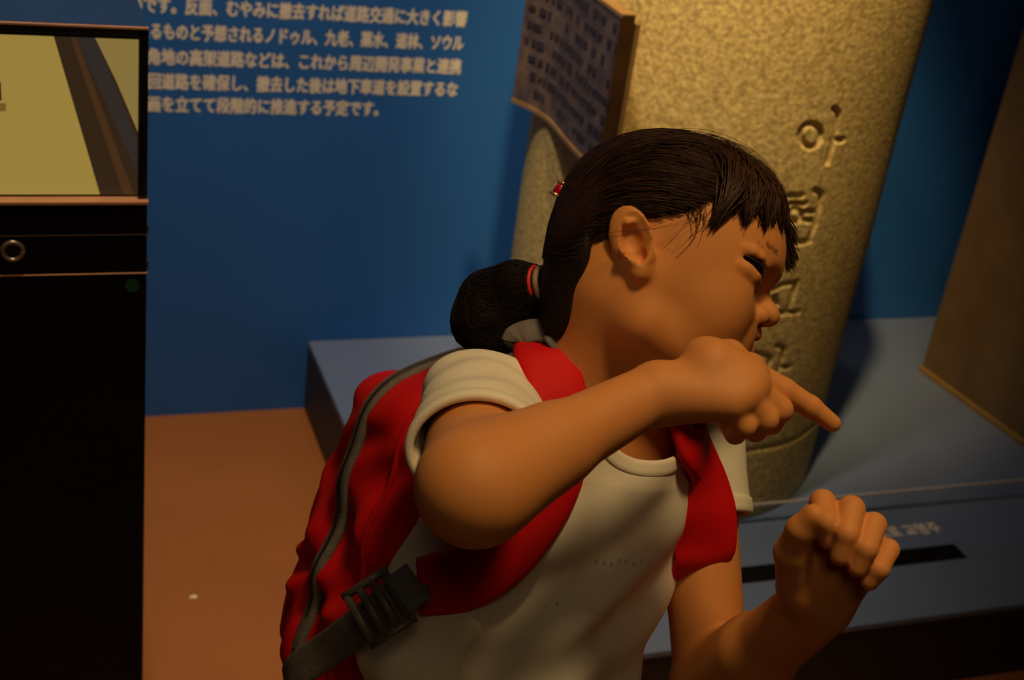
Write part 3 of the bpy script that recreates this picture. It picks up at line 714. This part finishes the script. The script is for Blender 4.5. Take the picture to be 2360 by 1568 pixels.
tr, tf, tu = lin(CHEST, TR), lin(CHEST, TF), lin(CHEST, TU)
po.f += (.003*np.sin(tu*60+tf*40+2*np.sin(tr*25))+.002*np.sin(tr*90-tu*50)).astype(np.float32)
V, Q = po.mesh(); np_mesh('front_pocket', V, Q, M_RED, bp)
def around(f, c_u, off=0., a0=-1.05, a1=math.pi+1.05, n=90, fld=pk):
    C = []; N = []
    for a in np.linspace(a0, a1, n):
        d = math.cos(a)*TR+math.sin(a)*TU; o = TL(0, f, c_u)
        for s in np.arange(.25, .03, -.0008):
            if fld.sample(o+d*s) < 0: break
        C.append(o+d*(s+off)); N.append(d)
    C = np.array(C)
    for _ in range(4): C[1:-1] = (C[:-2]+2*C[1:-1]+C[2:])/4
    return C, np.array(N)
C, N = around(-.148, -.08, .0022); zp = ribbon('zip_tape', C, N, .015, .007, M_WEB, bp)
C2, N2 = around(-.148, -.08, .0055); ribbon('zip_teeth', C2, N2, .004, .003, mat('dark_zip_teeth', srgb(40, 36, 36), .5), zp)
C, N = around(-.098, -.08, .0005); V, F = tube_mesh([C], [np.full(len(C), .0028)], 6); raw('piping', V, F, M_RED2, bp, True)
C, N = around(-.208, -.165, .0, n=70, fld=po); V, F = tube_mesh([C], [np.full(len(C), .002)], 6); raw('piping', V, F, mat('dark_red_piping', srgb(120, 8, 14), .6), bp, True)
# straps
def strap_path(ctrl, n, off):
    C = []; N = []
    for q in ctrl:
        if isinstance(q[0], int):
            p = shirt.hit(*q)
            if p is None: print('no hit', q); continue
            g = shirt.grad(p, .018); C.append(p+g*off); N.append(g)
        else: C.append(np.asarray(q[0], float)); N.append(unit(q[1]))
    C, N = catmull(C, n), catmull(N, n)
    for _ in range(14): C[1:-1] = (C[:-2]+2*C[1:-1]+C[2:])/4; N[1:-1] = (N[:-2]+2*N[1:-1]+N[2:])/4
    return C, N
def lit(px, py):
    p = shirt.hit(px, py); p = P(px, py, 1.055) if p is None else p; g = unit(shirt.grad(p, .018)*.4+TU*.45+unit(CAM-p)*.6); return (p+g*.006, g)
C, N = strap_path([(TL(.035, -.10, .085), -TF*.3+TU), (TL(.036, -.055, .108), TU), lit(1248, 815), lit(1266, 868), lit(1284, 935), (1286, 1030), (1258, 1135), (1185, 1250), (1090, 1325), (975, 1352)], 90, .005)
wv = np.interp(np.linspace(0, 1, 90), [0, .3, .75, .92, 1], [.044, .047, .047, .050, .044]); sr = ribbon('shoulder_strap', C, N, wv, .010, M_RED2, bp)
end_c, end_n = C[-1], N[-1]
C, N = strap_path([(TL(-.045, -.10, .085), -TF*.3+TU), (TL(-.06, -.055, .105), TU), (1572, 1000), (1597, 1050), (1618, 1110), (1628, 1180), (1620, 1245), (1598, 1300), (TL(-.100, -.01, -.075), -TR), (TL(-.098, -.075, -.10), -TR)], 90, .005)
wv = np.interp(np.linspace(0, 1, 90), [0, .3, .7, 1], [.040, .048, .056, .034]); ribbon('shoulder_strap', C, N, wv, .010, M_RED2, bp)
# buckle and webbing on the near side
wp = [end_c+end_n*.006+(C[0]-C[0]), P(925, 1368, 1.012), P(860, 1420, 1.03), P(760, 1495, 1.065), P(660, 1570, 1.11), TL(.112, -.13, -.262)]
wn = [end_n, end_n, unit(CAM-P(860, 1420, 1.03)), unit(CAM-P(760, 1495, 1.065)), TR, TR]
ribbon('webbing', catmull(wp, 50), catmull(wn, 50), .029, .003, M_WEB, bp)
pc = P(925, 1352, .998); ribbon('webbing_patch', catmull([P(965, 1338, 1.002), P(915, 1375, .998)], 6), [end_n]*6, .034, .004, mat('grey_patch', srgb(96, 96, 100), .8, var=.1, vscale=200), sr)
ud = unit(P(900, 1380, 1.0)-P(850, 1425, 1.02)); nn = unit(end_n+unit(CAM-P(870, 1400, 1.01))); sd = unit(np.cross(nn, ud)); ud = np.cross(sd, nn); bc = P(872, 1402, 1.004)
M_BK = mat('dark_grey_plastic', srgb(92, 86, 82), .45, var=.05)
bk = None
for a in (-.016, -.005, .006, .017):
    r_ = ribbon('buckle_bar' if bk else 'buckle', np.array([bc+ud*a-sd*.021, bc+ud*a, bc+ud*a+sd*.021]), [nn]*3, .0062, .007, M_BK, bk or bp); bk = bk or r_
for a in (-.021, .021): ribbon('buckle_side', np.array([bc-ud*.019+sd*a, bc+sd*a, bc+ud*.020+sd*a]), [nn]*3, .006, .007, M_BK, bk)
# grab handle behind the neck
def near(px, py, lift=.012):
    p = shirt.hit(px, py); p = P(px, py, 1.05) if p is None else p
    return p+unit(CAM-p)*lift
hp = [TL(.032, -.09, .085), near(1184, 792, .004), near(1200, 770), near(1240, 762), near(1276, 772), near(1290, 796, .004), TL(-.02, -.085, .085)]
hn = [unit(CAM-p)*.8+TU*.5 for p in hp]
ribbon('grab_handle', catmull(hp, 30), [unit(v) for v in catmull(hn, 30)], .020, .004, M_WEB, bp)

# ---- hair ----
cap = Field(HL(.02, .01, 0)-.16, HL(.02, .01, 0)+.16, .0018, cap=.02)
cap.add(hell(.028, .031, 0, .0945, .0805, .0745), .02)
cap.add(hell(-.016, .004, 0, .049, .058, .066), .014)
cap.add(hell(-.036, -.034, 0, .025, .044, .040), .018)
X = [(cap.lo[k]+cap.h*np.arange(cap.n[k])).astype(np.float32) for k in range(3)]; X = (X[0][:, None, None], X[1][None, :, None], X[2][None, None, :])
lf, lu = lin(HO, HB[0]), lin(HO, HB[1])
POLY = [(.14, .058), (.085, .066), (.055, .066), (.038, .058), (.026, .046), (.012, .040), (-.004, .042), (-.020, .040), (-.034, .030), (-.037, .006), (-.030, -.03), (-.034, -.078), (-.12, -.085), (-.13, .16), (.14, .16)]
def poly_sdf(px, py, poly):
    d = np.full(px.shape, 9., np.float32); ins = np.zeros(px.shape, bool); n = len(poly)
    for i in range(n):
        (ax, ay), (bx, by) = poly[i], poly[(i+1) % n]; ex, ey = bx-ax, by-ay
        t = np.clip(((px-ax)*ex+(py-ay)*ey)/(ex*ex+ey*ey), 0, 1); d = np.minimum(d, np.hypot(px-ax-t*ex, py-ay-t*ey))
        if ay != by: ins ^= ((ay > py) != (by > py)) & (px < (bx-ax)*(py-ay)/(by-ay)+ax)
    return np.where(ins, -d, d)
ps = poly_sdf(lf, lu, POLY); k = .012
hh = np.maximum(k-np.abs(cap.f-ps), 0)/k; cap.f = (np.maximum(cap.f, ps)+hh*hh*k*.25).astype(np.float32)
# gathered tail behind the head
HT = P(1240, 655, 1.058)
TAIL = [HT, P(1188, 662, 1.068), P(1128, 692, 1.080), P(1112, 742, 1.080), P(1150, 790, 1.076)]
tl_f = Field(HT-.14, HT+.12, .0018, cap=.02)
chain(tl_f, TAIL, (.012, .018, .0215, .022, .014), .010)
chain(tl_f, [HT, P(1190, 715, 1.078), P(1175, 780, 1.088)], (.010, .020, .018), .010)
V, Q = cap.mesh(); hair = np_mesh('hair', V, Q, M_HAIRCAP, root); hair['label'] = 'dark brown hair tied back with a short fringe'
V, Q = tl_f.mesh(); np_mesh('gathered_tail', V, Q, M_HAIRCAP, hair)
def push(p, lift, cap=cap):
    for _ in range(3):
        e = .003; g = np.stack([cap.sample(p+np.eye(3)[k]*e)-cap.sample(p-np.eye(3)[k]*e) for k in range(3)], -1); g /= np.linalg.norm(g, axis=-1, keepdims=True)+1e-9
        d = cap.sample(p); p = p+g*np.clip(lift-d, 0, .02)[:, None]
    return p
BATCH = []
def flush():
    q = np.array([b[0] for b in BATCH]); n, m, _ = q.shape; lf_ = np.repeat([b[1] for b in BATCH], m-3)
    q[:, 3:] = push(q[:, 3:].reshape(-1, 3), lf_).reshape(n, m-3, 3)
    for a, b in zip(q, BATCH): paths.append(a); rads.append(b[2])
    BATCH.clear()
C0 = np.array([.028, .031, 0]); E0 = np.array([.0945, .0805, .0765])
def nrm_dir(p): v = (np.asarray(p)-C0)/E0; return v/np.linalg.norm(v)
def slerp(a, b, t):
    w = math.acos(np.clip(a @ b, -1, 1)); t = np.asarray(t)[:, None]
    return (np.sin((1-t)*w)*a+np.sin(t*w)*b)/max(math.sin(w), 1e-6)
def strand(p0, p1, n, off0, off1, bulge=0, jit=0., mid=None, snap=None):
    t = np.linspace(0, 1, n)
    if mid is None: u = slerp(nrm_dir(p0), nrm_dir(p1), t)
    else:
        u = catmull([nrm_dir(p0), nrm_dir(mid), nrm_dir(p1)], n); u /= np.linalg.norm(u, axis=1)[:, None]
    q = C0+u*(E0+(off0+(off1-off0)*t+bulge*np.sin(math.pi*t))[:, None])
    q += RNG.normal(0, jit, 3)*np.sin(math.pi*t)[:, None]
    if snap is not None: q += (np.asarray(snap)-q[-1])*(t**2)[:, None]
    return np.array([HL(*v) for v in q])
HLINE = catmull([(.112, .075, 0), (.105, .075, .035), (.080, .072, .062), (.052, .066, .074), (.034, .055, .077), (.018, .041, .078), (.002, .036, .078), (-.018, .028, .076), (-.028, .008, .074), (-.034, -.02, .066), (-.040, -.05, .05)], 200)
MIDS = catmull([(-.035, .10, .012), (-.03, .085, .035), (-.03, .068, .055), (-.034, .052, .062), (-.038, .040, .064), (-.042, .030, .064), (-.046, .022, .062), (-.05, .012, .058), (-.055, -.004, .05), (-.055, -.025, .045), (-.055, -.04, .036)], 200)
paths = []; rads = []
tie_l = np.array([-.075, -.028, 0])
for s in (1, -1):
    for i in range(3200 if s > 0 else 500):
        hi = RNG.integers(0, 200); h = HLINE[hi]*(1, 1, s)+RNG.normal(0, .0022, 3); md = MIDS[hi]*(1, 1, s)+RNG.normal(0, .003, 3)
        e = tie_l+RNG.normal(0, .007, 3); o = RNG.uniform(-.003, .0022)
        q = strand(h, e, 20, o-.003, o-.006, .003, .0016, mid=md); BATCH.append((q, RNG.uniform(-.0002, .0016), np.linspace(.00032, .0003, 20)*RNG.uniform(.5, 1.5)))
for i in range(1700):                                   # crown hair swept back
    h = np.array([RNG.uniform(.03, .11), .11, RNG.uniform(-.05, .06)]); e = tie_l+RNG.normal(0, .01, 3); o = RNG.uniform(-.003, .0025)
    q = strand(h, e, 20, o, o-.005, .003, .0016, mid=(-.045, .075, h[2]*.9)); BATCH.append((q, RNG.uniform(-.0002, .0016), np.full(20, .0003)))
flush()
V, F = tube_mesh(paths, rads, 3, False); raw('swept_strands', V, F, M_HAIR, hair, True)
# fringe: clumps falling over the forehead
paths = []; rads = []
tips = [(1642, 516), (1652, 500), (1668, 492), (1690, 484), (1716, 512), (1736, 488), (1762, 519), (1780, 510), (1798, 522), (1812, 528), (1822, 540), (1828, 560), (1832, 595), (1824, 618)]
for ti, (tx, ty) in enumerate(tips):
    sp = body.hit(tx, ty)
    tp = head_local(sp)+.003*(head_local(CAM[None])[0]/np.linalg.norm(head_local(CAM[None])[0])) if sp is not None and tx < 1800 else head_local(P(tx, ty, 1.075+.0012*(tx-1798)*.5))
    for k in range(85):
        r0 = np.clip(tp[2], -.05, .058)*.8+RNG.normal(0, .010); h = np.array([.062+RNG.normal(0, .012), .105, r0])
        e = tp+RNG.normal(0, 1, 3)*np.array([.0020, .0026, .0026]); o = RNG.uniform(-.002, .003)
        n = 14; p = strand(h, e, n, o, o+.001, .003, .001, snap=e); paths.append(p); rads.append(np.concatenate([np.full(n-4, .00075), [.0007, .0006, .0004, .00015]])*RNG.uniform(.7, 1.4))
V, F = tube_mesh(paths, rads, 3, False); raw('fringe', V, F, M_HAIR, hair, True)
# loose wisps by the ear and temple, flyaways on top
paths = []; rads = []
for k in range(26):
    a = np.array([.030+RNG.normal(0, .006), .048+RNG.normal(0, .004), .0705]); b = np.array([.022+RNG.normal(0, .006), .004+RNG.uniform(0, .022), .0685])
    t = np.linspace(0, 1, 10)[:, None]; q = a+(b-a)*t+np.array([.006, 0, .0015])*np.sin(math.pi*t)*RNG.normal(.6, .5); paths.append(np.array([HL(*v) for v in q])); rads.append(np.linspace(.00032, .00008, 10))
for k in range(4):
    a = np.array([.040+RNG.normal(0, .004), .040+RNG.normal(0, .004), .0700]); b = np.array([-.030+RNG.normal(0, .003), .006+RNG.normal(0, .006), .0795])
    t = np.linspace(0, 1, 14)[:, None]; q = a+(b-a)*t+np.array([0, -.004, .007])*np.sin(math.pi*t); paths.append(np.array([HL(*v) for v in q])); rads.append(np.full(14, .00013))
for k in range(40):
    a = np.array([RNG.uniform(-.02, .03), .12, RNG.uniform(-.02, .05)]); b = np.array([RNG.uniform(.07, .11), RNG.uniform(.07, .1), RNG.uniform(-.04, .05)])
    paths.append(strand(a, b, 14, .001, RNG.uniform(.001, .007), RNG.uniform(.001, .006))); rads.append(np.linspace(.00025, .0001, 14))
V, F = tube_mesh(paths, rads, 3, False); raw('loose_wisps', V, F, M_HAIR, hair, True)
# tail strands
paths = []; rads = []
for k in range(800):
    tl = TAIL if k % 3 else [HT, P(1190, 715, 1.078), P(1175, 780, 1.088)]
    c = catmull(tl, 30); u = RNG.normal(0, 1, 3); u /= np.linalg.norm(u); t = np.linspace(0, 1, 30)
    rr = np.interp(t, [0, .25, .6, .85, 1], [.0115, .0185, .022, .0215, .012])*RNG.uniform(.92, 1.08)
    T = np.gradient(c, axis=0); T /= np.linalg.norm(T, axis=1)[:, None]; uu = u-T*(T @ u)[:, None]; uu /= np.linalg.norm(uu, axis=1)[:, None]+1e-9
    q = c+uu*rr[:, None]; q[1:] = push(q[1:], RNG.uniform(0, .0015), tl_f); paths.append(q); rads.append(np.linspace(.0005, .0003, 30))
V, F = tube_mesh(paths, rads, 3, False); raw('tail_strands', V, F, M_HAIRCAP, hair, True)
# hair tie and clip
ta = unit(P(1188, 662, 1.068)-HT); b1 = unit(np.cross(ta, HB[2])); b2_ = np.cross(ta, b1); th = np.linspace(0, 2*math.pi, 41)
V, F = tube_mesh([np.array([HT+ta*.002+.0125*(math.cos(a)*b1+math.sin(a)*b2_) for a in th])], [np.full(41, .0032)], 8, False); tie = raw('hair_tie', V, F, mat('red_elastic', srgb(210, 18, 22), .6, var=.1), hair, True)
V, F = tube_mesh([np.array([HT-ta*.004+.0120*(math.cos(a)*b1+math.sin(a)*b2_) for a in th])], [np.full(41, .0026)], 8, False); raw('pale_band', V, F, mat('pale_elastic', srgb(150, 132, 108), .7), tie, True)
cc = P(1290, 438, 1.052); M_GOLD = mat('shiny_gold_trim', srgb(250, 205, 160), .3, metal=.8); M_CLIP = mat('red_enamel', srgb(170, 12, 24), .2, coat=.5)
d1 = unit(P(1303, 447, 1.052)-P(1277, 430, 1.052)); d2 = unit(P(1278, 452, 1.052)-P(1298, 426, 1.052))
V, F = tube_mesh([np.array([cc-d2*.006, cc, cc+d2*.006])], [np.array([.0040, .0046, .0040])], 10); clip = raw('hair_clip', V, F, M_CLIP, hair, True)
for o in (-.0052, .0052):
    V, F = tube_mesh([np.array([cc+d2*o-d1*.0052-RC[:, 2]*0, cc+d2*o+RC[:, 2]*.0045, cc+d2*o+d1*.0052])], [np.array([.0012, .0016, .0012])], 6); raw('clip_trim', V, F, M_GOLD, clip, True)
